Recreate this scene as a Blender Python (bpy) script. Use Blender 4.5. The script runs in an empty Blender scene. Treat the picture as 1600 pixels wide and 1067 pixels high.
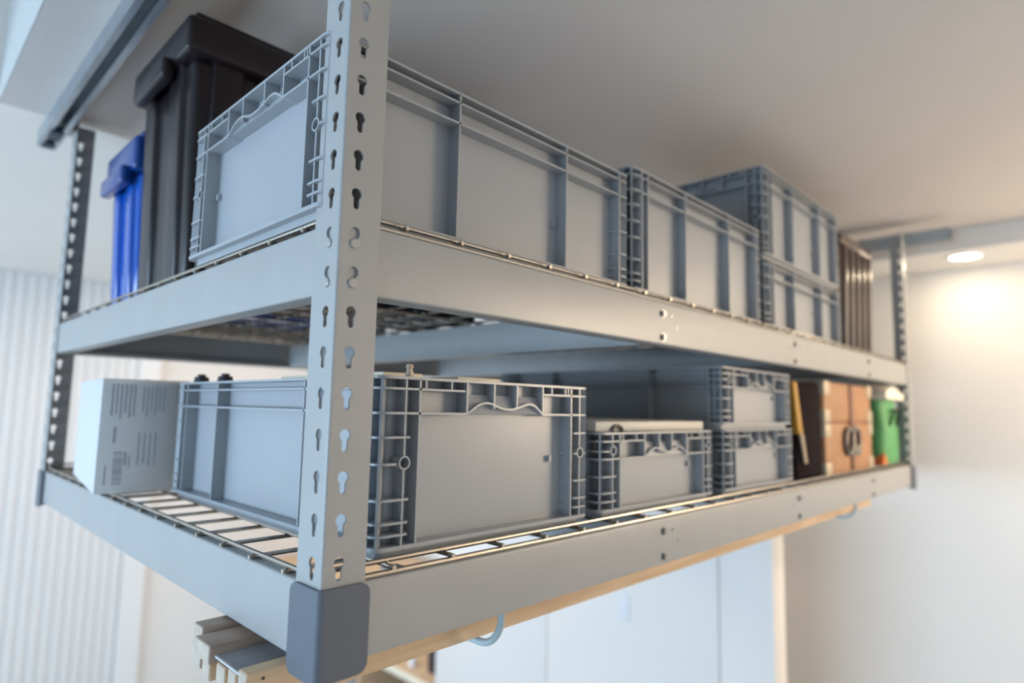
import bpy, bmesh, math, random
from mathutils import Matrix, Vector
random.seed(7)
S = 0.001                      # all builders work in millimetres
SC = bpy.context.scene
COL = SC.collection
PI = math.pi

# ------------------------------------------------------------------ camera
r = (0.69652543, -0.71724116, 0.02043145)
u = (-0.09041548, -0.05948521, 0.99412602)
d = (0.71181273, 0.69428138, 0.10628267)
cd = bpy.data.cameras.new('camera'); cam = bpy.data.objects.new('camera', cd); COL.objects.link(cam)
cam.matrix_world = Matrix(((r[0], u[0], -d[0], -0.29152), (r[1], u[1], -d[1], -0.51238),
                           (r[2], u[2], -d[2], 0.16332), (0, 0, 0, 1)))
cd.sensor_width = 36; cd.lens = 974.19 / 1600 * 36
cd.clip_start = 0.01; cd.clip_end = 100
cd.dof.use_dof = True; cd.dof.focus_distance = 0.68; cd.dof.aperture_fstop = 2.3
SC.camera = cam

# ------------------------------------------------------------------ world, light, exposure
W = bpy.data.worlds.new('world'); SC.world = W; W.use_nodes = True
W.node_tree.nodes['Background'].inputs[0].default_value = (0.62, 0.83, 1.0, 1)
W.node_tree.nodes['Background'].inputs[1].default_value = 0.6
SC.view_settings.view_transform = 'Standard'; SC.view_settings.look = 'None'
SC.view_settings.exposure = 0.0; SC.view_settings.gamma = 1.0; SC.view_settings.use_curve_mapping = False

def area(name, loc, target, sx, sy, power, color, spread=PI):
    l = bpy.data.lights.new(name, 'AREA'); l.shape = 'RECTANGLE'; l.size = sx; l.size_y = sy
    l.energy = power; l.color = color; l.spread = spread
    o = bpy.data.objects.new(name, l); COL.objects.link(o); o.location = loc
    o.rotation_euler = (Vector(target) - Vector(loc)).to_track_quat('-Z', 'Y').to_euler()
    return o
# daylight thrown up from the bright drive outside the open garage door on the left side, then warm fills added in front of and behind the rack
area('door_daylight', (-4.1, 1.4, -0.32), (2.2, 1.4, 0.1), 4.6, 0.8, 222, (0.57, 0.79, 1.0))
area('added_fill_right', (2.5, -1.75, 0.30), (1.35, 0.0, 1.5), 0.7, 0.35, 35, (1.0, 0.80, 0.57))  # added fill without a fixture, warms the front faces toward the right end
area('added_fill_front', (1.0, -2.6, 0.83), (1.0, -2.6, -2), 1.2, 0.3, 8, (1.0, 0.77, 0.55))  # added fill, bounces warm light onto the rack front; no known fixture
area('added_fill_back', (1.2, 2.7, 0.86), (1.2, 2.7, -2), 1.2, 0.6, 22, (1.0, 0.80, 0.64))  # added fill to brighten the back wall and floor; no known fixture

# ------------------------------------------------------------------ materials
def mat(name, base, rough=0.5, metal=0.0, spec=0.5, noise=0, namt=0.0, bump=0, bscale=200, coat=0, trans=0):
    m = bpy.data.materials.new(name); m.use_nodes = True
    nt = m.node_tree; b = nt.nodes['Principled BSDF']
    b.inputs['Base Color'].default_value = (*base, 1); b.inputs['Roughness'].default_value = rough
    b.inputs['Metallic'].default_value = metal; b.inputs['Specular IOR Level'].default_value = spec
    b.inputs['Coat Weight'].default_value = coat
    if trans: b.inputs['Subsurface Weight'].default_value = trans
    tc = nt.nodes.new('ShaderNodeTexCoord')
    if noise:
        n = nt.nodes.new('ShaderNodeTexNoise'); n.inputs['Scale'].default_value = noise; n.inputs['Detail'].default_value = 4
        nt.links.new(tc.outputs['Object'], n.inputs['Vector'])
        rp = nt.nodes.new('ShaderNodeValToRGB')
        rp.color_ramp.elements[0].position = 0.3; rp.color_ramp.elements[1].position = 0.7
        rp.color_ramp.elements[0].color = (*[c * (1 - namt) for c in base], 1)
        rp.color_ramp.elements[1].color = (*[min(1, c * (1 + namt)) for c in base], 1)
        nt.links.new(n.outputs['Fac'], rp.inputs['Fac']); nt.links.new(rp.outputs['Color'], b.inputs['Base Color'])
    if bump:
        n = nt.nodes.new('ShaderNodeTexNoise'); n.inputs['Scale'].default_value = bscale; n.inputs['Detail'].default_value = 3
        nt.links.new(tc.outputs['Object'], n.inputs['Vector'])
        bp = nt.nodes.new('ShaderNodeBump'); bp.inputs['Strength'].default_value = bump; bp.inputs['Distance'].default_value = 0.002
        nt.links.new(n.outputs['Fac'], bp.inputs['Height']); nt.links.new(bp.outputs['Normal'], b.inputs['Normal'])
    return m

def wood(name, c0, c1, stretch=(2, 30, 30), rough=0.6):
    m = mat(name, c0, rough); nt = m.node_tree; b = nt.nodes['Principled BSDF']
    tc = nt.nodes.new('ShaderNodeTexCoord'); mp = nt.nodes.new('ShaderNodeMapping'); mp.inputs['Scale'].default_value = stretch
    n = nt.nodes.new('ShaderNodeTexNoise'); n.inputs['Scale'].default_value = 3; n.inputs['Detail'].default_value = 5; n.inputs['Distortion'].default_value = 0.6
    rp = nt.nodes.new('ShaderNodeValToRGB'); rp.color_ramp.elements[0].position = 0.35; rp.color_ramp.elements[1].position = 0.7
    rp.color_ramp.elements[0].color = (*c0, 1); rp.color_ramp.elements[1].color = (*c1, 1)
    nt.links.new(tc.outputs['Object'], mp.inputs['Vector']); nt.links.new(mp.outputs['Vector'], n.inputs['Vector'])
    nt.links.new(n.outputs['Fac'], rp.inputs['Fac']); nt.links.new(rp.outputs['Color'], b.inputs['Base Color'])
    return m

def emit(name, color, k):
    m = bpy.data.materials.new(name); m.use_nodes = True
    b = m.node_tree.nodes['Principled BSDF']
    b.inputs['Base Color'].default_value = (*color, 1)
    b.inputs['Emission Color'].default_value = (*color, 1); b.inputs['Emission Strength'].default_value = k
    return m

M = dict(
    steel=mat('grey_powder_coat', (0.34, 0.345, 0.35), 0.38, 0, 0.5, noise=14, namt=0.03, bump=0.03, bscale=900),
    rivet=mat('grey_coated_rivet', (0.37, 0.37, 0.37), 0.33, 0.2),
    bolt=mat('zinc_bolt', (0.30, 0.30, 0.30), 0.35, 0.8),
    cap=mat('slate_plastic', (0.105, 0.12, 0.15), 0.5, 0, 0.4, bump=0.06, bscale=1400),
    wire=mat('zinc_wire', (0.46, 0.42, 0.37), 0.3, 1.0),
    strut=mat('galvanised_steel', (0.36, 0.41, 0.46), 0.35, 0.8, noise=20, namt=0.1),
    dark_slot=mat('channel_slot', (0.03, 0.05, 0.08), 0.6),
    bin=mat('grey_bin_plastic', (0.33, 0.35, 0.38), 0.34, 0, 0.5, noise=6, namt=0.03, bump=0.02, bscale=700),
    tote=mat('dark_tote_plastic', (0.013, 0.009, 0.012), 0.32, 0, 0.35, bump=0.03, bscale=300),
    brown=mat('brown_tote_plastic', (0.10, 0.07, 0.055), 0.22, 0, 0.6),
    blue=mat('blue_tote_plastic', (0.006, 0.085, 0.44), 0.14, 0, 0.6),
    blue_lid=mat('dark_blue_lid_plastic', (0.003, 0.045, 0.23), 0.22, 0, 0.6),
    ceiling=mat('ceiling_paint', (0.62, 0.575, 0.55), 0.9, 0, 0.2, noise=3, namt=0.02, bump=0.35, bscale=90),
    texture=mat('knockdown_plaster', (0.52, 0.52, 0.52), 0.9, 0, 0.2, bump=1.0, bscale=60),
    wall=mat('white_wall_paint', (0.83, 0.80, 0.77), 0.85, 0, 0.2, noise=1.2, namt=0.02, bump=0.1, bscale=120),
    panel=mat('white_panel_paint', (0.80, 0.80, 0.80), 0.6, 0, 0.3),
    cream=mat('cream_paint', (0.80, 0.76, 0.70), 0.7),
    cabinet=mat('white_cabinet_laminate', (0.77, 0.735, 0.71), 0.5, noise=1, namt=0.015),
    floor=mat('pale_concrete', (0.46, 0.46, 0.45), 0.6, noise=2, namt=0.06),
    pine=wood('pine', (0.56, 0.38, 0.23), (0.70, 0.51, 0.33)),
    pine_end=mat('pine_end_grain', (0.50, 0.42, 0.35), 0.8, noise=60, namt=0.12),
    oldwood=wood('weathered_wood', (0.33, 0.24, 0.19), (0.45, 0.34, 0.27)),
    greywood=wood('grey_plank', (0.17, 0.16, 0.17), (0.26, 0.25, 0.26), (1, 12, 12), 0.45),
    hook=mat('grey_vinyl_hook', (0.36, 0.46, 0.50), 0.32, 0.1),
    card=mat('white_card', (0.60, 0.60, 0.61), 0.6),
    print=mat('grey_print', (0.33, 0.37, 0.40), 0.8),
    leather=mat('tan_chest_leather', (0.38, 0.19, 0.085), 0.55, 0, 0.4, noise=20, namt=0.1, bump=0.1, bscale=120),
    strap=mat('brown_leather_strap', (0.17, 0.06, 0.025), 0.5),
    brass=mat('pale_metal_corner', (0.44, 0.36, 0.26), 0.5, 0.3),
    iron=mat('dark_iron', (0.17, 0.15, 0.14), 0.4, 0.7),
    darkbag=mat('dark_canvas', (0.010, 0.005, 0.008), 0.9, 0, 0.1, noise=40, namt=0.2),
    maroon=mat('maroon_card', (0.10, 0.03, 0.015), 0.7),
    yellow=mat('yellow_webbing', (0.42, 0.21, 0.01), 0.6),
    beige=mat('beige_webbing', (0.36, 0.28, 0.20), 0.7),
    green=mat('green_canvas', (0.085, 0.31, 0.115), 0.6, noise=10, namt=0.12, bump=0.2, bscale=60),
    orange=mat('orange_cloth', (0.52, 0.13, 0.02), 0.7),
    cloth=mat('cream_cloth', (0.85, 0.80, 0.68), 0.8),
    lid=mat('offwhite_lid', (0.62, 0.60, 0.55), 0.5),
    black=mat('black_plastic', (0.02, 0.02, 0.03), 0.5),
    sheet=mat('cream_card', (0.85, 0.76, 0.60), 0.7),
    peg=mat('pale_wood_peg', (0.60, 0.48, 0.36), 0.5),
    trim=mat('white_trim', (0.85, 0.85, 0.85), 0.4),
    lamp=emit('downlight_diffuser', (1.0, 0.95, 0.86), 9.0),
    gland=mat('grey_plate', (0.74, 0.75, 0.77), 0.5),
)

# ------------------------------------------------------------------ helpers
class MB:
    def __init__(s): s.v = []; s.f = []; s.m = []
    def add(s, vs, fs, mi=0):
        n = len(s.v); s.v += [tuple(p) for p in vs]; s.f += [tuple(n + i for i in f) for f in fs]; s.m += [mi] * len(fs); return s
    def box(s, x0, x1, y0, y1, z0, z1, mi=0):
        vs = [(x, y, z) for z in (z0, z1) for y in (y0, y1) for x in (x0, x1)]
        return s.add(vs, [(0, 2, 3, 1), (4, 5, 7, 6), (0, 1, 5, 4), (2, 6, 7, 3), (0, 4, 6, 2), (1, 3, 7, 5)], mi)
    def hexa(s, vs, mi=0):
        return s.add(vs, [(0, 2, 3, 1), (4, 5, 7, 6), (0, 1, 5, 4), (2, 6, 7, 3), (0, 4, 6, 2), (1, 3, 7, 5)], mi)
    def extrude(s, prof, place, t0, t1, mi=0):
        """closed 2D profile swept between t0 and t1; place(a, b, t) -> xyz"""
        n = len(prof); vs = [place(a, b, t) for t in (t0, t1) for a, b in prof]
        fs = [(i, (i + 1) % n, n + (i + 1) % n, n + i) for i in range(n)]
        fs += [tuple(range(n - 1, -1, -1)), tuple(range(n, 2 * n))]
        return s.add(vs, fs, mi)
    def tube(s, pts, rad, n=8, mi=0, closed=False):
        pts = [Vector(p) for p in pts]; k = len(pts); vs = []; up = None
        for i, p in enumerate(pts):
            a = pts[(i - 1) % k] if (closed or i) else p; b = pts[(i + 1) % k] if (closed or i < k - 1) else p
            t = (b - a).normalized()
            if up is None: up = Vector((0, 0, 1)) if abs(t.z) < 0.9 else Vector((1, 0, 0))
            sx = t.cross(up).normalized(); up2 = sx.cross(t).normalized(); up = up2
            for j in range(n):
                q = 2 * PI * j / n; vs.append(p + (sx * math.cos(q) + up2 * math.sin(q)) * rad)
        fs = []
        for i in range(k if closed else k - 1):
            i2 = (i + 1) % k
            fs += [(i * n + j, i * n + (j + 1) % n, i2 * n + (j + 1) % n, i2 * n + j) for j in range(n)]
        if not closed: fs += [tuple(range(n - 1, -1, -1)), tuple(range((k - 1) * n, k * n))]
        return s.add(vs, fs, mi)
    def cyl(s, c, axis, rad, h, n=16, mi=0, rad2=None):
        c = Vector(c); a = Vector(axis).normalized(); up = Vector((0, 0, 1)) if abs(a.z) < 0.9 else Vector((1, 0, 0))
        x = a.cross(up).normalized(); y = a.cross(x); rad2 = rad if rad2 is None else rad2
        vs = [c + (x * math.cos(2 * PI * j / n) + y * math.sin(2 * PI * j / n)) * rad for j in range(n)]
        vs += [c + a * h + (x * math.cos(2 * PI * j / n) + y * math.sin(2 * PI * j / n)) * rad2 for j in range(n)]
        return s.add(vs, [(j, (j + 1) % n, n + (j + 1) % n, n + j) for j in range(n)] + [tuple(range(n - 1, -1, -1)), tuple(range(n, 2 * n))], mi)
    def build(s, name, m, parent=None, label=None, bevel=0, seg=2, angle=35):
        me = bpy.data.meshes.new(name)
        me.from_pydata([(x * S, y * S, z * S) for x, y, z in s.v], [], s.f)
        bm = bmesh.new(); bm.from_mesh(me)
        bmesh.ops.recalc_face_normals(bm, faces=bm.faces)
        if bevel:
            es = [e for e in bm.edges if len(e.link_faces) == 2 and e.calc_face_angle(0) > 0.6]
            bmesh.ops.bevel(bm, geom=es, offset=bevel * S, segments=seg, affect='EDGES', profile=0.5, clamp_overlap=True)
        bm.to_mesh(me); bm.free()
        for mm in (m if isinstance(m, (list, tuple)) else [m]): me.materials.append(M[mm])
        if not bevel and s.m: me.polygons.foreach_set('material_index', s.m)
        me.polygons.foreach_set('use_smooth', [True] * len(me.polygons))
        me.set_sharp_from_angle(angle=math.radians(angle))
        o = bpy.data.objects.new(name, me); COL.objects.link(o)
        if parent: o.parent = parent
        if label: o['label'] = label
        return o

def tag(o, label, cat, group=None):
    o['label'] = label; o['category'] = cat
    if group: o['group'] = group
    return o
def thing(name, label, cat, loc=(0, 0, 0), rz=0, group=None):
    o = bpy.data.objects.new(name, None); COL.objects.link(o)
    o.empty_display_size = 0.05
    o.location = [c * S for c in loc]; o.rotation_euler = (0, 0, rz)
    return tag(o, label, cat, group)
def struct(name, mb, m, parent=None, **k):
    o = mb.build(name, m, parent, **k); o['kind'] = 'structure'; return o
def again(o, parent, loc=(0, 0, 0), rot=None):
    c = o.copy(); COL.objects.link(c); c.parent = parent; c.location = [a * S for a in loc]
    if rot: c.rotation_euler = rot
    return c

# ------------------------------------------------------------------ setting
FZ, CZ, HZ, RZ = -1950, 841, 880, 1420   # floor, dropped ceiling, main ceiling, raised bay
WY = 3936
struct('floor', MB().box(-4200, 2900, -3600, WY + 200, FZ - 60, FZ), 'floor')
wb = struct('wall_back', MB().box(-4200, 2900, WY + 24, WY + 150, FZ, HZ), 'wall')
p0 = None
for i in range(21):
    x = -248 + i * 54
    if p0 is None: p0 = MB().box(0, 51.8, WY + 8, WY + 24, FZ + 1, HZ - 1).build('panel', 'panel', wb, bevel=3)
    c = p0 if i == 0 else again(p0, wb)
    c.location.x = x * S
wr = struct('wall_right', MB().box(2735, 2860, -3600, WY + 24, FZ, HZ), 'wall')
struct('wall_front', MB().box(-4200, 2735, -3700, -3600, FZ, RZ), 'wall')
wl = struct('wall_left', MB().box(-4330, -4200, -3700, -900, FZ, RZ), 'wall')
struct('wall_left_lintel', MB().box(-4330, -4200, -900, WY + 150, 700, RZ), 'wall')
struct('trim_1', MB().box(890, 1015, WY - 10, WY + 24, FZ, HZ - 10), 'trim')
# dropped ceiling over the rack, the main ceiling behind it, the raised plaster bay at the left, the header with the downlights
struct('ceiling', MB().box(-140, 2400, -3600, 1305, CZ, RZ), ['ceiling'])
struct('ceiling_main', MB().box(-4200, 2735, 1305, WY + 24, HZ, RZ), 'wall')
struct('ceiling_raised', MB().box(-4200, -140, -3600, 1305, RZ, RZ + 60), 'texture')
struct('trim_3', MB().box(-143.5, -140, -3600, 1305, CZ, RZ), 'texture')
struct('ceiling_header', MB().box(2400, 2735, -3600, 1305, 763, RZ), 'wall')

def downlight(x, y, label, power):
    t = thing('recessed_downlight', label, 'ceiling light', (x, y, 763), 0, 'downlights in the header')
    mb = MB(); n = 32
    for a, b, z0, z1 in ((48, 58, -4, 0),):
        vs = []
        for rr, z in ((a, z1), (a, z0), (b, z0 + 1.5), (b, z1)):
            vs += [(rr * math.cos(2 * PI * k / n), rr * math.sin(2 * PI * k / n), z) for k in range(n)]
        mb.add(vs, [(q * n + k, q * n + (k + 1) % n, ((q + 1) % 4) * n + (k + 1) % n, ((q + 1) % 4) * n + k) for q in range(4) for k in range(n)])
    mb.build('trim_ring', 'trim', t)
    MB().cyl((0, 0, -2.5), (0, 0, 1), 48, 2, 32).build('diffuser', 'lamp', t)
    l = bpy.data.lights.new('downlight_lamp', 'AREA'); l.shape = 'DISK'; l.size = 0.09; l.energy = power; l.color = (1.0, 0.80, 0.55)
    o = bpy.data.objects.new('downlight_lamp', l); COL.objects.link(o); o.parent = t; o.location = (0, 0, -0.006)
    return t
downlight(2518, -128, 'round recessed downlight glowing in the header beyond the rack', 1.5)
for y in (-1100, -2100):
    downlight(2518, y, 'second recessed downlight along the header' if y > -1500 else 'third recessed downlight along the header, farthest from the rack', 13)

# ------------------------------------------------------------------ the rack
L, WD, ZU, BH = 2200, 1281, 337, 69
rack = thing('storage_rack', 'grey steel two-tier rack hanging from the ceiling, wire decks, loaded with bins', 'storage rack')
PW, PT, PITCH = 45, 2.2, 38.1

def keyhole_ring(w, cx):
    """outline of one 38.1 mm post cell and its keyhole, matched point by point"""
    R, r2, drop = 5.6, 3.1, 12.0
    hole = []
    a0 = math.asin(r2 / R)
    for k in range(15):
        a = -PI / 2 + a0 + (2 * PI - 2 * a0) * k / 14
        hole.append((R * math.cos(a), R * math.sin(a)))
    for k in range(7):
        a = PI + PI * k / 6
        hole.append((r2 * math.cos(a), -drop + r2 * math.sin(a)))
    z0, z1 = -PITCH / 2 - 5, PITCH / 2 - 5
    cz = -4.6
    def ray(p):
        dx, dz = p[0], p[1] - cz
        t = 1e9
        if dx > 1e-9: t = min(t, (w - cx) / dx)
        if dx < -1e-9: t = min(t, -cx / dx)
        if dz > 1e-9: t = min(t, (z1 - cz) / dz)
        if dz < -1e-9: t = min(t, (z0 - cz) / dz)
        return (dx * t, cz + dz * t)
    out = [ray(p) for p in hole]
    for c in ((-cx, z0), (w - cx, z0), (-cx, z1), (w - cx, z1)):
        j = min(range(len(out)), key=lambda i: (out[i][0] - c[0]) ** 2 + (out[i][1] - c[1]) ** 2)
        out[j] = c
    return hole, out, z0, z1

def post(cx, cy, sx, sy, ztop):
    hole, out, z0, z1 = keyhole_ring(PW - 2.5, 14.6)
    mb = MB(); n = len(hole)
    zc0 = 516.5
    for flange in (0, 1):
        def P(a, z, t):
            a = a + 2.5
            x, y = (a, t) if flange == 0 else (t, a)
            return (cx + sx * x, cy + sy * y, z)
        k = 0
        top = None; bot = None
        for i in range(-7, 15):
            zc = zc0 - i * PITCH
            if zc + z1 > ztop: continue
            vs = [P(14.6 + p[0], zc + p[1], t) for t in (0, PT) for p in hole] + [P(14.6 + p[0], zc + p[1], t) for t in (0, PT) for p in out]
            fs = []
            for j in range(n):
                q = (j + 1) % n
                fs += [(j, q, 2 * n + q, 2 * n + j), (n + j, 3 * n + j, 3 * n + q, n + q), (j, n + j, n + q, q)]
                if abs(out[j][1] - out[q][1]) > 1e-6 or True:
                    same_z = abs(out[j][1] - out[q][1]) < 1e-6
                    if not same_z: fs.append((2 * n + j, 2 * n + q, 3 * n + q, 3 * n + j))
            mb.add(vs, fs)
            top = zc + z1 if top is None else max(top, zc + z1); bot = zc + z0
        for za, zb in ((top, ztop), (-76, bot)):
            if zb - za > 0.5:
                pts = [P(a, z, t) for z in (za, zb) for t in (0, PT) for a in (0, PW - 2.5)]
                mb.hexa(pts)
    # rounded bend between the two flanges
    arc = [(2.5 - 2.5 * math.sin(q), 2.5 - 2.5 * math.cos(q)) for q in [k * PI / 10 for k in range(6)]]
    prof = arc + [(PT, 2.5), (2.5, PT)]
    mb.extrude(prof, lambda a, b, t: (cx + sx * a, cy + sy * b, t), -76, ztop)
    bmn = mb
    o = bmn.build('post', 'steel', rack, angle=28)
    # plastic foot cap
    cap = MB(); out_r = 7; T = 3.6; Lc = 49
    path = []
    m = 9
    def along(e, L0):      # stations from the free end of a flange to the corner
        return [L0 * (1 - k / m) ** 1.0 for k in range(m)]
    st = []
    ss = [0, 0.6, 2, 4, 7, 12, 25, 38]
    for v in ss: st.append((Lc - v, -T, v)); 
    for k in range(7):
        q = k * PI / 12
        st.append((-T + out_r - out_r * math.sin(q), -T + out_r - out_r * math.cos(q), 40))
    for v in reversed(ss): st.append((-T, Lc - v, v))
    vs = []
    N = len(st)
    for i, (a, b, e) in enumerate(st):
        rr = 10.0
        cut = rr - math.sqrt(max(0, rr * rr - (rr - min(e, rr)) ** 2))
        zt, zb = 1 - cut, -79 + cut
        if b == -T: ia, ib = max(a, 0), 0
        elif a == -T: ia, ib = 0, max(b, 0)
        else: ia, ib = max(a + 2.6, -0.2), max(b + 2.6, -0.2)
        if b == -T and a < 4 or a == -T and b < 4: ia, ib = max(ia, 0), max(ib, 0)
        vs += [(a, b, zt), (ia, ib, zt), (ia, ib, zb), (a, b, zb)]
    fs = []
    for i in range(N - 1):
        p, q = i * 4, i * 4 + 4
        fs += [(p + k, q + k, q + (k + 1) % 4, p + (k + 1) % 4) for k in range(4)]
    fs += [(0, 1, 2, 3), tuple((N - 1) * 4 + k for k in (3, 2, 1, 0))]
    cap.add([(cx + sx * a, cy + sy * b, z) for a, b, z in vs], fs)
    # floor of the cap
    cap.box(min(cx, cx + sx * 30), max(cx, cx + sx * 30), min(cy, cy + sy * 6), max(cy, cy + sy * 6), -79, -76.3)
    cap.build('foot_cap', 'cap', o, 'dark slate plastic foot cap', angle=50)
    return o
post(0, 0, 1, 1, CZ - 6)
post(L, 0, -1, 1, 803)
post(0, WD, 1, -1, 828)
post(L, WD, -1, -1, 803)

# C-section beams with a rounded top edge
def beam_profile():
    pr = []
    for k in range(5):
        q = k * PI / 8; pr.append((3 - 3 * math.cos(q), -3 + 3 * math.sin(q)))
    pr += [(24, 0), (24, -8), (22.5, -8), (22.5, -1.6), (3, -1.6), (1.6, -3), (1.6, -BH + 3), (3, -BH + 1.6), (22.5, -BH + 1.6), (22.5, -BH + 8), (24, -BH + 8), (24, -BH)]
    for k in range(5):
        q = k * PI / 8; pr.append((3 - 3 * math.sin(q), -BH + 3 - 3 * math.cos(q)))
    return pr
BP = beam_profile(); IN = PT + 0.3
def beam(side, z):
    mb = MB()
    if side == 'front': mb.extrude(BP, lambda a, b, t: (t, IN + a, z + b), 4, L - 4)
    if side == 'back': mb.extrude(BP, lambda a, b, t: (t, WD - IN - a, z + b), 4, L - 4)
    if side == 'left': mb.extrude(BP, lambda a, b, t: (IN + a, t, z + b), 28, WD - 28)
    if side == 'right': mb.extrude(BP, lambda a, b, t: (L - IN - a, t, z + b), 28, WD - 28)
    if side == 'left': mb.box(IN, IN + 2, 4, 30, z - BH, z - 2); mb.box(IN, IN + 2, WD - 30, WD - 4, z - BH, z - 2)
    o = mb.build('beam', 'steel', rack, angle=40)
    # rivets that sit in the keyholes of the posts
    for k in (5, 6):
        zz = 516.5 - k * PITCH - 10.6 - (ZU - z)
        for e in (0, 1):
            if side in ('front', 'back'):
                x = 17.1 if e == 0 else L - 17.1
                if side == 'front': c, ax = (x, IN, zz), (0, -1, 0)
                else: c, ax = (x, WD - IN, zz), (0, 1, 0)
            else:
                y = 17.1 if e == 0 else WD - 17.1
                if side == 'left': c, ax = (IN, y, zz), (-1, 0, 0)
                else: c, ax = (L - IN, y, zz), (1, 0, 0)
            mb = MB(); mb.cyl(c, ax, 2.6, 3.2, 14)
            a = Vector(ax); mb.cyl(Vector(c) + a * 2.7, ax, 4.9, 1.0, 18); mb.cyl(Vector(c) + a * 3.7, ax, 4.9, 0.7, 18, rad2=3.9)
            mb.build('rivet', 'rivet', o)
    if side == 'front':
        for bx in (579, 1143, 1709):
            for dz in (-19, -57):
                mb = MB(); c = Vector((bx, IN, z + dz)); mb.cyl(c, (0, -1, 0), 7, 1.0, 18); mb.cyl(c + Vector((0, -1, 0)), (0, -1, 0), 5, 3.5, 6)
                mb.build('bolt', 'bolt', o)
        for bx in (606, 621, 1172, 1110):
            mb = MB(); dz = {606: -20, 621: -39, 1172: -22, 1110: -30}[bx]
            mb.cyl((bx, IN, z + dz), (0, -1, 0), 2.6, 0.8, 12); mb.build('screw', 'bolt', o)
    return o
for z in (0, ZU):
    for s_ in ('front', 'back', 'left', 'right'): beam(s_, z)
# crossbars between front and back beams
for z in (0, ZU):
    for bx in (572, 1136, 1702):
        mb = MB(); y0, y1 = IN + 2, WD - IN - 2
        pr = [(0, -4), (0, -BH + 2), (30, -BH + 2), (30, -BH + 10), (28.4, -BH + 10), (28.4, -BH + 3.6), (1.6, -BH + 3.6), (1.6, -5.6), (28.4, -5.6), (28.4, -10), (30, -10), (30, -4)]
        mb.extrude(pr, lambda a, b, t: (bx + a, t, z + b), y0 + 24, y1 - 24)
        mb.build('crossbar', 'steel', rack)
# wire decks: long wires under, short wires across, a top wire along front and back
for z in (0, ZU):
    e1 = MB().tube([(30, 7, z + 2.6), (L - 30, 7, z + 2.6)], 2.6).build('edge_wire', 'wire', rack)
    again(e1, rack, (0, WD - 14, 0))
    e1 = MB().tube([(8, 15, z + 12.4), (L - 8, 15, z + 12.4)], 2.6).build('edge_wire', 'wire', rack)
    again(e1, rack, (0, WD - 30, 0))
    w1 = w2 = None
    for i in range(31):
        x = min(4 + 75 * i if i else 7, L - 7)
        if w1 is None:
            w1 = MB().tube([(0, 1.5, z + 7.5), (0, WD - 1.5, z + 7.5)], 2.5).build('cross_wire', 'wire', rack)
            w1.location.x = x * S
        else: again(w1, rack, (x, 0, 0))
    for i in range(1, 17):
        if w2 is None:
            w2 = MB().tube([(1.5, 0, z + 2.6), (L - 1.5, 0, z + 2.6)], 2.5).build('long_wire', 'wire', rack)
            w2.location.y = 76 * i * S
        else: again(w2, rack, (0, 76 * i, 0))

# ceiling strut channels
def strut(name, label, x0, y0, y1, z0):
    t = thing(name, label, 'strut channel', (x0, y0, z0))
    Ly = y1 - y0
    pr = [(0, 41), (0, 0), (11, 0), (11, 8), (9, 8), (9, 2.5), (2.5, 2.5), (2.5, 38.5), (37.5, 38.5), (37.5, 2.5), (31, 2.5), (31, 8), (29, 8), (29, 0), (40, 0), (40, 41)]
    MB().extrude(pr, lambda a, b, q: (a, q, b), 0, Ly).build('channel', 'strut', t)
    return t
st = strut('strut_channel', 'galvanised strut channel on the ceiling above the left posts', -51, -700, 1420, 800)
MB().box(8, 32, 1975, 2035, -5, 14).build('channel_nut_plate', 'dark_slot', st)
MB().box(8, 32, 2075, 2110, -4, 14).build('channel_nut_plate', 'dark_slot', st)
MB().box(38, 50.5, 1955, 2000, 4, 38).build('mounting_tab', 'steel', st)
MB().box(38, 50.5, 702, 740, 4, 38).build('mounting_tab', 'steel', st)
s2 = strut('strut_channel', 'galvanised strut channel at the far right end under the ceiling', 2204, -132, 1420, 762)
MB().box(4, 36, 620, 680, 41, 79).build('mounting_block', 'steel', s2)
MB().box(4, 36, 1300, 1360, 41, 79).build('mounting_block', 'steel', s2)

# ------------------------------------------------------------------ straight-wall bins
def outline(l, w, rad, off, n=6):
    """stations round a rounded rectangle: (x, y, side, distance to nearest corner); dense on the short sides"""
    pts = []; hx, hy = l / 2 - off, w / 2 - off; rad = max(rad, 0.5)
    def lin(a, b, k): return [a + (b - a) * i / k for i in range(k)]
    # start at left side (x=-hx) going from +y to -y (viewer's left to right), then front, right, back
    for y in lin(hy - rad, -hy + rad, 60): pts.append((-hx, y, 'left'))
    for i in range(n): q = PI + PI / 2 * i / n; pts.append((-hx + rad + rad * math.cos(q), -hy + rad + rad * math.sin(q), 'c'))
    for x in lin(-hx + rad, hx - rad, 40): pts.append((x, -hy, 'front'))
    for i in range(n): q = -PI / 2 + PI / 2 * i / n; pts.append((hx - rad + rad * math.cos(q), -hy + rad + rad * math.sin(q), 'c'))
    for y in lin(-hy + rad, hy - rad, 60): pts.append((hx, y, 'right'))
    for i in range(n): q = PI / 2 * i / n; pts.append((hx - rad + rad * math.cos(q), hy - rad + rad * math.sin(q), 'c'))
    for x in lin(hx - rad, -hx + rad, 40): pts.append((x, hy, 'back'))
    for i in range(n): q = PI / 2 + PI / 2 * i / n; pts.append((-hx + rad + rad * math.cos(q), hy - rad + rad * math.sin(q), 'c'))
    return pts

WAVE = [(0, 0), (8, 4.5), (17, 10), (27, 12.8), (37, 12.6), (48, 9), (58, 6.3), (68, 5.6), (78, 6.3), (90, 9.5), (102, 12.6), (112, 12.4), (119, 9), (127, 3), (131, 0)]
def wave(v):
    for (a, za), (b, zb) in zip(WAVE, WAVE[1:]):
        if a <= v <= b: return za + (zb - za) * (v - a) / (b - a)
    return 0

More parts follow.
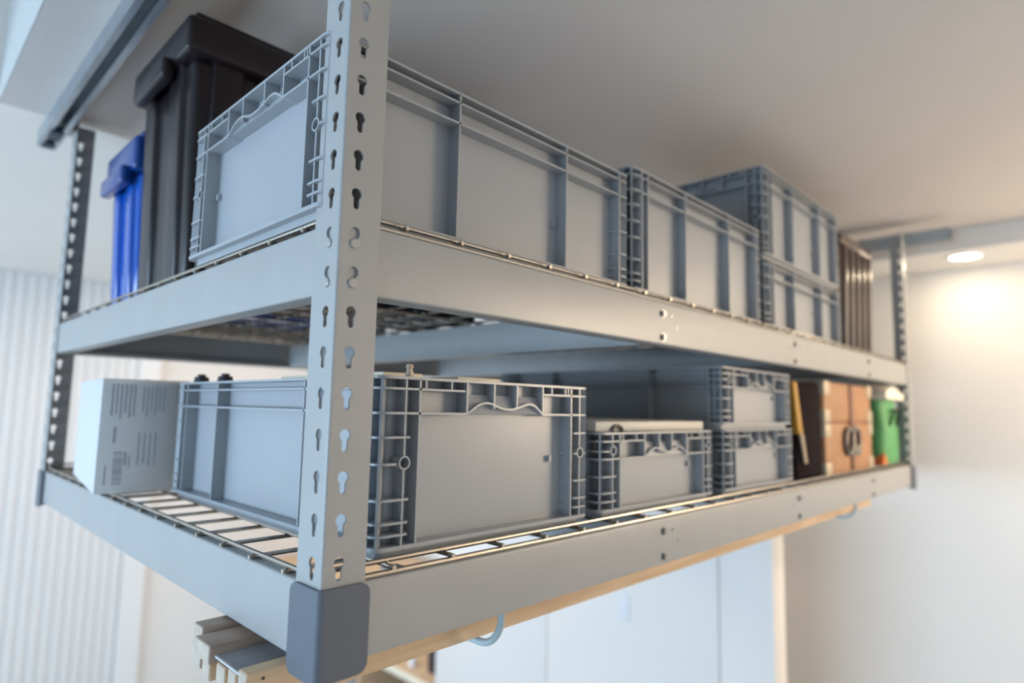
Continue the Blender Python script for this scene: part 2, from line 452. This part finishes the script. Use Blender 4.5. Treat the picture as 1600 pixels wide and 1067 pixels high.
def make_bin(label, loc, l, w, H, rz, group, rungs, boss):
    t = thing('storage_bin', label, 'storage bin', loc, rz, group)
    DEP = 19
    def ring(name, z, th, keep=lambda s_, uu: True, zf=lambda s_, uu: 0, dep=DEP + 1, parent=t, rad=12, m='bin'):
        o_ = outline(l, w, rad, 0); i_ = outline(l, w, max(rad - dep, 6), dep)
        n = len(o_)
        def uu(p): return (w / 2 - p[1]) if p[2] == 'left' else (w / 2 + p[1]) if p[2] == 'right' else 0
        vs = []
        for a, b in zip(o_, i_):
            dz = zf(a[2], uu(a))
            vs += [(a[0], a[1], z + dz), (b[0], b[1], z + dz), (b[0], b[1], z + th + dz), (a[0], a[1], z + th + dz)]
        ok = [keep(a, uu(a)) for a in o_]
        fs = []
        for i in range(n):
            j = (i + 1) % n
            if ok[i] and ok[j]:
                fs += [(4 * i + k, 4 * j + k, 4 * j + (k + 1) % 4, 4 * i + (k + 1) % 4) for k in range(4)]
            elif ok[i]: fs.append(tuple(4 * i + k for k in range(4)))
            elif ok[j]: fs.append(tuple(4 * j + k for k in (3, 2, 1, 0)))
        used = sorted({q for f in fs for q in f}); mp = {q: i for i, q in enumerate(used)}
        return MB().add([vs[q] for q in used], [tuple(mp[q] for q in f) for f in fs]).build(name, m, parent)
    def sp(side, uu, dd, z):
        if side == 'front': return (uu - l / 2, -w / 2 + dd, z)
        if side == 'back': return (l / 2 - uu, w / 2 - dd, z)
        if side == 'left': return (-l / 2 + dd, w / 2 - uu, z)
        return (l / 2 - dd, -w / 2 + uu, z)
    def plate(mb, side, u0, u1, d0, d1, z0, z1):
        mb.hexa([sp(side, a, b, c) for c in (z0, z1) for b in (d0, d1) for a in (u0, u1)]); return mb
    # tub
    a = outline(l, w, 10, DEP - 1); b = outline(l, w, 8, DEP + 2); n = len(a)
    vs = [(p[0], p[1], 10) for p in a] + [(p[0], p[1], H) for p in a] + [(p[0], p[1], H) for p in b] + [(p[0], p[1], 14) for p in b]
    fs = [(q * n + i, q * n + (i + 1) % n, (q + 1) * n + (i + 1) % n, (q + 1) * n + i) for q in range(3) for i in range(n)]
    fs += [tuple(range(n - 1, -1, -1)), tuple(range(3 * n, 4 * n))]
    tub = MB().add(vs, fs).build('tub', 'bin', t)
    base = outline(l, w, 10, 9); n = len(base)
    MB().add([(p[0], p[1], 0) for p in base] + [(p[0], p[1], 9) for p in base],
             [(i, (i + 1) % n, n + (i + 1) % n, n + i) for i in range(n)] + [tuple(range(n - 1, -1, -1)), tuple(range(n, 2 * n))]).build('base', 'bin', t)
    ring('base_flange', 8, 4.5, dep=26)
    # rim lips
    k0 = 117 if w < 352 else 120; sw = (w - 98 - 117) / 131.0
    h0, h1 = 117, w - 98
    ring('top_lip', H - 3, 3)
    ring('middle_lip', H - 14, 2.4, keep=lambda s_, q: not (s_[2] in ('left', 'right') and h0 < q < h1))
    ring('lower_lip', H - 39.5, 2.6, zf=lambda s_, q: wave((q - h0) / sw) if s_ in ('left', 'right') and h0 < q < h1 else 0)
    for side in ('left', 'right'):
        for q in (50, w - 40):
            plate(MB(), side, q - 1.3, q + 1.3, 0, DEP, 12, H - 2).build('rib', 'bin', t)
        for q in (33, w - 20):
            for za, zb in ((12, boss - 6), (boss + 6, H - 2)): plate(MB(), side, q - 1.2, q + 1.2, 1.5, DEP, za, zb).build('rib', 'bin', t)
        for q in (58, 94, w - 46, w - 52, w - 80):
            plate(MB(), side, q - 1.1, q + 1.1, 0.4, DEP, H - 13, H - 2).build('short_rib', 'bin', t)
        for q in (h0, h0 + 43, h1 - 48, h1):
            plate(MB(), side, q - 1.3, q + 1.3, 0.2, DEP, H - 38 + (0 if q in (h0, h1) else 6), H - 2).build('handle_rib', 'bin', t)
        g = MB()
        g.hexa([sp(side, q, dd, zz) for zz, dl in ((H - 38, 3), (H - 16, 12)) for dd in (dl, DEP) for q in (h0, h1)])
        g.build('grip', 'bin', t)
        for q in (33, w - 20):
            rr = MB(); nn = 20; cc = []
            for dd, rd in ((0.2, 7.2), (0.2, 5.4), (DEP, 5.4), (DEP, 7.2)):
                cc += [sp(side, q + rd * math.cos(2 * PI * k / nn), dd, boss + rd * math.sin(2 * PI * k / nn)) for k in range(nn)]
            rr.add(cc, [(s0 * nn + k, s0 * nn + (k + 1) % nn, ((s0 + 1) % 4) * nn + (k + 1) % nn, ((s0 + 1) % 4) * nn + k) for s0 in range(4) for k in range(nn)])
            rr.build('boss_ring', 'bin', t)
        for q in (62, w - 66):
            s0 = MB(); plate(s0, side, q - 4, q + 1, DEP - 6, DEP, 84 if H > 150 else 60, 92 if H > 150 else 68)
            s0.build('stud', 'bin', t)
    for side in ('front', 'back'):
        for q in (30, 48, 173, l - 158, l - 28):
            plate(MB(), side, q - 1.3, q + 1.3, 0, DEP, 12, H - 2).build('rib', 'bin', t)
        s0 = MB(); plate(s0, side, l - 172, l - 166, DEP - 5, DEP, 70, 78); s0.build('stud', 'bin', t)
    hx, hy = l / 2, w / 2
    for cx_, cy_ in ((-1, 1), (-1, -1), (1, -1), (1, 1)):      # one thin rib runs up each rounded corner
        p, q2, e = 3.9, 24.0, 1.0
        c = MB(); c.hexa([(cx_ * (hx - a_ + k_ * e), cy_ * (hy - a_ - k_ * e), z_) for z_ in (12, H - 2) for a_ in (p, q2) for k_ in (-1, 1)])
        c.build('corner_rib', 'bin', t)
    # ladder rungs that wrap each corner
    for z in rungs:
        for cx_, cy_ in ((-1, 1), (-1, -1), (1, -1), (1, 1)):
            wide = 44 if cy_ * cx_ < 0 else 34        # viewer's left corner of a short side is wider
            def keep(s_, q, cx_=cx_, cy_=cy_, wide=wide):
                if s_[0] * cx_ < 0 or s_[1] * cy_ < 0: return False
                if abs(z - boss) < 4 and s_[2] in ('left', 'right') and min(abs(q - 33), abs(q - (w - 20))) < 7: return False
                return abs(s_[0]) > hx - 34 and abs(s_[1]) > hy - wide
            ring('corner_rung', z - 1.2, 2.4, keep=keep, rad=12)
    return t

RB = [23, 35, 58]
def rng(H): 
    b = list(RB) + ([94] if H < 145 else []); z = 94
    while z < H - 50: b.append(z); z += 27
    return b
G1, G2 = 'grey bins on the upper deck', 'grey bins on the lower deck'
# upper deck: long sides face the front
D0, D1 = 10, ZU + 10
def bin_x(label, x0, x1, y0, w, z, H, boss, g=G1):
    return make_bin(label, ((x0 + x1) / 2, y0 + w / 2, z), x1 - x0, w, H, 0, g, rng(H), boss)
def bin_y(label, x0, w, y0, l, z, H, boss, g=G2):
    return make_bin(label, (x0 + w / 2, y0 + l / 2, z), l, w, H, PI / 2, g, rng(H), boss)
bin_x('large grey bin on the upper deck behind the perforated corner post', -4, 527, 30, 366, D1, 189, 95)
bin_x('middle grey bin of the upper deck, between the corner-post bin and the stack', 534, 1038, 30, 360, D1, 211, 95)
bin_x('lower grey bin of the upper deck stack, under the tallest bin', 1056, 1576, 30, 360, D1, 158, 95)
bin_x('highest grey bin, stacked on another bin near the ceiling', 1056, 1574, 30, 360, D1 + 159, 211, 95)
bin_y('biggest grey bin on the lower deck beside the corner post, handle end forward', 67, 345, 20, 594, D0, 184, 95)
bin_y('low grey bin on the lower deck with a pale flat lid lying on it', 438, 345, 20, 590, D0, 121, 95)
bin_y('lower bin of the lower deck stack, next to the dark bag', 824, 345, 20, 590, D0, 121, 95)
bin_y('upper bin of the lower deck stack, close under the upper deck', 818, 345, 20, 590, D0 + 122, 118, 95)

# ------------------------------------------------------------------ totes on the upper deck
def tote(name, label, loc, l, w, H, lidh, over, m, group=None, nrib=6, taper=12, ribd=7, lidm=None):
    t = thing(name, label, 'storage tote', loc, 0, group)
    hb = H - lidh
    mb = MB(); x0, x1, y0, y1 = 0, l, 0, w
    vs = [(x0 + taper, y0 + taper, 0), (x1 - taper, y0 + taper, 0), (x0 + taper, y1 - taper, 0), (x1 - taper, y1 - taper, 0), (x0, y0, hb), (x1, y0, hb), (x0, y1, hb), (x1, y1, hb)]
    mb.hexa(vs).build('body', m, t, bevel=12, seg=3)
    def rib(side, q, wd):
        b = MB()
        if side in ('front', 'back'):
            s = -1 if side == 'front' else 1; yb = (y0 + taper) if s < 0 else (y1 - taper); yt = y0 if s < 0 else y1
            b.hexa([(q - wd, yb + s * ribd, 0), (q + wd, yb + s * ribd, 0), (q - wd * 1.3, yb - s * 3, 0), (q + wd * 1.3, yb - s * 3, 0),
                    (q - wd, yt + s * ribd, hb - 2), (q + wd, yt + s * ribd, hb - 2), (q - wd * 1.3, yt - s * 3, hb - 2), (q + wd * 1.3, yt - s * 3, hb - 2)])
        else:
            s = -1 if side == 'left' else 1; xb = (x0 + taper) if s < 0 else (x1 - taper); xt = x0 if s < 0 else x1
            b.hexa([(xb + s * ribd, q - wd, 0), (xb + s * ribd, q + wd, 0), (xb - s * 3, q - wd * 1.3, 0), (xb - s * 3, q + wd * 1.3, 0),
                    (xt + s * ribd, q - wd, hb - 2), (xt + s * ribd, q + wd, hb - 2), (xt - s * 3, q - wd * 1.3, hb - 2), (xt - s * 3, q + wd * 1.3, hb - 2)])
        b.build('rib', m, t, bevel=2)
    for k in range(nrib):
        for side in ('front', 'back'): rib(side, l * (k + 0.5) / nrib, l / nrib * 0.2)
    ks = max(2, round(nrib * w / l))
    for k in range(ks):
        for side in ('left', 'right'): rib(side, w * (k + 0.5) / ks, w / ks * 0.2)
    lid = MB().box(-over, l + over, -over, w + over, hb - 2, hb + lidh * 0.8).build('lid', lidm or m, t, bevel=8, seg=3)
    MB().box(-over + 14, l + over - 14, -over + 14, w + over - 14, hb + lidh * 0.75, H).build('lid_panel', lidm or m, lid, bevel=5)
    for s in (0, 1):
        hx = -over - 14 if s == 0 else l + over - 6
        MB().box(hx, hx + 20, w / 2 - 75, w / 2 + 75, hb - 26, hb + 8).build('handle', lidm or m, t, bevel=6, seg=3)
    return t
tote('dark_tote', 'big dark lidded tote behind the large bin, on the upper deck', (18, 500, D1), 640, 256, 432, 72, 16, 'tote', nrib=6)
tote('blue_tote', 'blue plastic tote with a deep lid at the back of the upper deck', (28, 792, D1), 420, 172, 330, 80, 14, 'blue', nrib=5, lidm='blue_lid')
tote('dark_tote', 'low dark tote in the back row, seen from below through the wire deck', (112, 990, D1), 640, 240, 230, 50, 12, 'tote', nrib=6)
tote('brown_tote', 'glossy dark brown ribbed tote at the far right end of the upper deck', (1600, 36, D1), 290, 340, 345, 40, 8, 'brown', nrib=5, ribd=12, taper=8)

# ------------------------------------------------------------------ lower deck things
wbx = thing('white_carton', 'white printed carton on the lower deck by the back left post', 'carton', (-30, 660, D0 + 4), math.radians(-6.5))
MB().box(0, 128, 0, 340, 0, 184).build('carton_body', 'card', wbx, bevel=1.5)
MB().box(62, 66, 2, 338, 183.5, 184.6).build('top_seam', 'print', wbx)
pr = MB()
def ink(x0, x1, z0, z1): pr.box(x0, x1, -0.25, 0.2, z0, z1)
for i in range(6):
    ink(14 + i * 6.2, 16.5 + i * 6.2, 176 - random.uniform(46, 64), 176)
for i in range(6):
    ink(58 + i * 6.0, 60.2 + i * 6.0, 172 - random.uniform(40, 60), 172)
for i in range(4): ink(56 + i * 8, 58 + i * 8, 40 + random.uniform(0, 8), 96)
ink(20, 24, 80, 106); ink(38, 41, 44, 66); ink(44, 46, 40, 60); ink(12, 14, 14, 44)
pr.build('printed_text', 'print', wbx)['kind'] = 'stuff'
bc = MB(); z = 14.0
while z < 66:
    h = random.choice((0.8, 1.4, 2.2)); bc.box(23, 36, -0.25, 0.2, z, z + h); z += h + random.choice((0.7, 1.1, 1.8))
bc.build('barcode', 'print', wbx)['kind'] = 'stuff'

pg = tag(MB().cyl((112, 34, D0 + 184), (0, 0, 1), 4.5, 6, 16).tube([(112, 34, D0 + 189 + 4.5 * i / 4) for i in range(5)], 3.2, 12).cyl((112, 34, D0 + 194), (0, 0, 1), 4.6, 4, 16, rad2=3.2).build('wooden_peg', 'peg'), 'small turned wooden peg standing on the rim of the biggest lower bin', 'peg')
tag(MB().box(96, 150, 60, 300, D0 + 181, D0 + 190).build('card_sheet', 'sheet', bevel=1), 'cream card sheet lying across the biggest lower bin, left of the peg', 'card')
tag(MB().box(190, 260, 45, 320, D0 + 181, D0 + 189).build('card_sheet', 'sheet', bevel=1), 'cream card sheet lying across the biggest lower bin, right of the peg', 'card')
for x, y, lab in ((88, 470, 'small black jar at the back rim of the biggest lower bin, right one'), (80, 545, 'small black jar at the back rim of the biggest lower bin, left one')):
    t = thing('black_jar', lab, 'jar', (x, y, D0 + 184))
    MB().cyl((0, 0, 0), (0, 0, 1), 12, 9, 18, rad2=10).build('jar_body', 'black', t)
    MB().cyl((0, 0, 9), (0, 0, 1), 6, 4, 14).build('jar_lid', 'black', t)

lt = thing('flat_lid', 'pale flat lid lying on the low grey bin', 'lid', (446, 34, D0 + 121))
MB().box(0, 326, 0, 540, 0, 16).build('lid_board', 'lid', lt, bevel=3)
k = MB(); k.tube([(50 + 13 * math.cos(q), -3, 0.5 + 9 * math.sin(q)) for q in [PI * i / 8 for i in range(9)]], 2.6, 8)
k.build('lid_handle', 'iron', lt, 'dark small handle')

bag = thing('dark_bag', 'dark canvas bag with a yellow strap between bins and tan chest', 'bag', (1200, 26, D0))
b = MB(); b.hexa([(0, 0, 0), (178, 0, 0), (0, 380, 0), (178, 380, 0), (8, 6, 232), (174, 2, 232), (8, 370, 232), (174, 370, 232)]); b.build('bag_body', 'darkbag', bag, bevel=12, seg=3)
sb = MB(); sb.hexa([(-2, -8, 108), (26, -8, 104), (-2, 8, 108), (26, 8, 104), (-6, 2, 230), (20, 2, 228), (-6, 14, 230), (20, 14, 228)]); sb.build('strap', 'yellow', bag, 'yellow webbing strap', bevel=2)
sb = MB(); sb.hexa([(30, -9, 40), (44, -9, 40), (30, -5, 40), (44, -5, 40), (4, -9, 110), (24, -9, 105), (4, -5, 110), (24, -5, 105)]); sb.build('strap_end', 'beige', bag, 'beige strap end')

tr = thing('leather_chest', 'tan leather chest with a brown strap and ring clasp', 'chest', (1384, 22, D0))
MB().box(0, 406, 0, 330, 0, 131).build('chest_body', 'leather', tr, bevel=5, seg=3)
MB().box(0, 406, 0, 330, 132.5, 238).build('chest_lid', 'leather', tr, bevel=7, seg=3)
MB().box(-1.5, 407.5, 4, 332, 127, 137).build('seam_band', 'strap', tr, bevel=2)
MB().box(198, 226, -4, 0.5, 2, 236).build('strap', 'strap', tr, 'dark brown leather strap', bevel=1.5)
for x in (0, 406):
    for z in (0, 131, 133, 238):
        s = 1 if x == 0 else -1; sz = 1 if z in (0, 133) else -1
        x0, x1 = sorted((x - s * 3, x + s * 40)); z0, z1 = sorted((z - (sz * 1.5 if z in (0, 238) else 0), z + sz * 34))
        MB().box(x0, x1, -3, 26, z0, z1).build('corner_guard', 'brass', tr, 'pale metal corner guard', bevel=3)
for cx_ in (170, 226):
    MB().tube([(cx_ + 32 * math.cos(2 * PI * i / 24), -7, 84 + 34 * math.sin(2 * PI * i / 24)) for i in range(24)], 6, 10, closed=True).build('clasp_ring', 'iron', tr, 'dark iron ring')
MB().box(186, 260, -11, -2, 44, 72).build('clasp_plate', 'iron', tr, bevel=3)
tag(MB().box(1800, 1880, 60, 330, D0, D0 + 225).build('maroon_box', 'maroon', bevel=3), 'dark maroon box between the tan chest and the green bag', 'box')

gb = thing('green_bag', 'green fabric bag with a cream cloth bundle at the far right end', 'bag', (1965, 24, D0))
g = MB(); NZ, NA = 9, 28
vs = []
for i in range(NZ):
    z = 205 * i / (NZ - 1); k2 = 1 + 0.05 * math.sin(PI * i / (NZ - 1)) - 0.05 * (i / (NZ - 1)) ** 2
    for j in range(NA):
        q = 2 * PI * j / NA; e = 0.36
        cx_, sx_ = math.cos(q), math.sin(q)
        X = math.copysign(abs(cx_) ** e, cx_); Y = math.copysign(abs(sx_) ** e, sx_)
        wob = 1 + 0.012 * math.sin(5 * q + i * 1.3)
        vs.append((92 + 92 * X * k2 * wob, 105 + 100 * Y * k2 * wob, z))
fs = [(i * NA + j, i * NA + (j + 1) % NA, (i + 1) * NA + (j + 1) % NA, (i + 1) * NA + j) for i in range(NZ - 1) for j in range(NA)] + [tuple(range(NA - 1, -1, -1)), tuple(range((NZ - 1) * NA, NZ * NA))]
g.add(vs, fs).build('bag_body', 'green', gb, angle=60)
MB().tube([(50, 3, 120), (52, -4, 150), (66, -6, 172), (110, -6, 172), (128, -4, 150), (130, 3, 120)], 4, 8).build('bag_handle', 'darkbag', gb)
cl = MB(); vs = []; NU, NV = 14, 8
for i in range(NU):
    for j in range(NV):
        x = -40 + 220 * i / (NU - 1); y = -12 + 190 * j / (NV - 1)
        zt = 222 + 30 * math.sin(PI * (i / (NU - 1)) ** 0.7) * math.sin(PI * (0.25 + 0.7 * j / (NV - 1))) + 4 * math.sin(i * 1.7 + j)
        vs.append((1965 + x, 24 + y, D0 + zt))
nn = len(vs); vs += [(x, y, D0 + 207 + 2 * math.sin(x * 0.05)) for x, y, z in vs]
fs = []
for i in range(NU - 1):
    for j in range(NV - 1):
        q = (i * NV + j, i * NV + j + 1, (i + 1) * NV + j + 1, (i + 1) * NV + j); fs += [q, tuple(nn + a_ for a_ in reversed(q))]
bd = [i * NV for i in range(NU)] + [(NU - 1) * NV + j for j in range(1, NV)] + [i * NV + NV - 1 for i in range(NU - 2, -1, -1)] + [j for j in range(NV - 2, 0, -1)]
fs += [(bd[k_], bd[(k_ + 1) % len(bd)], nn + bd[(k_ + 1) % len(bd)], nn + bd[k_]) for k_ in range(len(bd))]
cl.add(vs, fs)
tag(cl.build('cloth_bundle', 'cloth', angle=60), 'cream cloth bundle lying on top of the green bag', 'cloth')
oc = MB(); oc.add([(1893, 19, D0 + 1), (1958, 19, D0 + 1), (1962, 30, D0 + 1), (1893, 70, D0 + 1), (1928, 24, D0 + 42), (1944, 26, D0 + 30)], [(0, 1, 5, 4), (1, 2, 5), (2, 3, 4, 5), (3, 0, 4), (3, 2, 1, 0)])
tag(oc.build('orange_cloth', 'orange', bevel=3), 'orange folded cloth at the foot of the green bag', 'cloth')

# ------------------------------------------------------------------ lumber slung under the rack
for hx, lab in ((256, 'grey lumber hook under the near end of the rack'), (1637, 'grey lumber hook under the far end of the rack')):
    pts = [(hx, 30, -68)] + [(hx, 30, -84)]
    pts += [(hx, 66 - 36 * math.cos(q), -84 - 36.5 * math.sin(q)) for q in [PI / 2 * i / 8 for i in range(1, 9)]]
    pts += [(hx, 120, -120.5), (hx, 200, -120.5)]
    pts += [(hx, 226 + 30 * math.sin(q), -90.5 - 30 * math.cos(q)) for q in [PI / 2 * i / 8 for i in range(0, 9)]]
    pts += [(hx, 256, -68)]
    t = thing('lumber_hook', lab, 'hook')
    MB().tube(pts, 4.4, 12).build('hook_rod', 'hook', t)
    MB().box(hx - 14, hx + 14, 26, 262, -69, -66).build('mounting_plate', 'steel', t)

def board(label, x0, x1, y0, y1, z0, z1, m='pine', name='wooden_board', cat='board'):
    t = thing(name, label, cat, (x0, y0, z0))
    o = MB().box(0, x1 - x0, 0, y1 - y0, 0, z1 - z0).build('plank', m, t, bevel=0.8)
    MB().box(-0.6, 0.6, 0.9, y1 - y0 - 0.9, 0.9, z1 - z0 - 0.9).build('end_grain', 'pine_end' if m != 'greywood' else 'card', t, 'pale sawn end')
    return t
fb = board('long pine board under the front beam, its face with a knot showing', -30, 1930, 68, 86, -116, -81)
MB().cyl((15, -0.4, 28), (0, 1, 0), 1.6, 0.8, 12).build('nail_hole', 'black', fb)
board('pine strip on edge just behind the long front board', -26, 1860, 100, 118, -116, -90)
board('pine strip on edge, third from the front under the rack', -24, 1840, 130, 151, -116, -95)
board('pine strip on edge under the brown lath', -27, 1800, 160, 180, -116, -98)
board('brown weathered lath lying flat on top of the strips', -30, 1700, 156, 196, -98, -80, 'oldwood', 'wooden_lath')
board('dark lath lying at the back of the wood pile', -22, 1700, 198, 222, -116, -74, 'oldwood', 'wooden_lath')
board('thin grey plank lying across the front pine strips', -27, 1600, 89, 149, -90, -86.5, 'greywood', 'grey_plank')

# ------------------------------------------------------------------ background furniture
cb = thing('white_cabinet', 'tall shallow white cabinet standing below the far end of the rack', 'cabinet', (2000, 405, FZ))
MB().box(20, 100, 0, 1855, 0, 1740).build('cabinet_body', 'cabinet', cb, bevel=4)
MB().box(0, 20, 3, 205, 60, 1736).build('door', 'cabinet', cb, bevel=2)
MB().box(0, 20, 209, 1050, 60, 1736).build('door', 'cabinet', cb, bevel=2)
MB().box(0, 20, 1054, 1852, 60, 1736).build('door', 'cabinet', cb, bevel=2)
MB().box(-4, 1, 600, 660, 1240, 1350).build('latch_plate', 'gland', cb, bevel=2)
sh = thing('wooden_shelf', 'low open wooden shelf beyond the white cabinet', 'shelf', (2000, 2290, FZ))
MB().box(12, 733, 0, 760, 560, 590).build('shelf_board', 'pine', sh, bevel=2)
MB().box(0, 12, 0, 760, 550, 592).build('front_edge', 'sheet', sh, 'cream front edge', bevel=2)
for y in (10, 720): MB().box(14, 733, y, y + 30, 0, 560).build('shelf_leg', 'pine', sh, bevel=2)
bx = thing('black_case', 'small black case on the low wooden shelf', 'case', (2100, 2300, FZ + 590))
MB().box(0, 260, 0, 150, 0, 150).build('case_body', 'black', bx, bevel=10)
MB().box(-3, 263, 2, 148, 96, 102).build('case_seam', 'iron', bx, bevel=1)
tag(MB().cyl((2085, 2570, FZ + 590), (0, 0, 1), 26, 70, 20, rad2=22).build('white_jar', 'trim', bevel=4), 'small white jar on the low wooden shelf beside the black case', 'jar')
wk = thing('work_bench', 'white workbench with a wooden top by the back wall', 'workbench', (1560, 3080, FZ))
MB().box(30, 1000, 40, 820, 0, 970).build('bench_base', 'cabinet', wk, bevel=4)
MB().box(0, 1030, 0, 840, 970, 1010).build('bench_top', 'pine', wk, bevel=4)
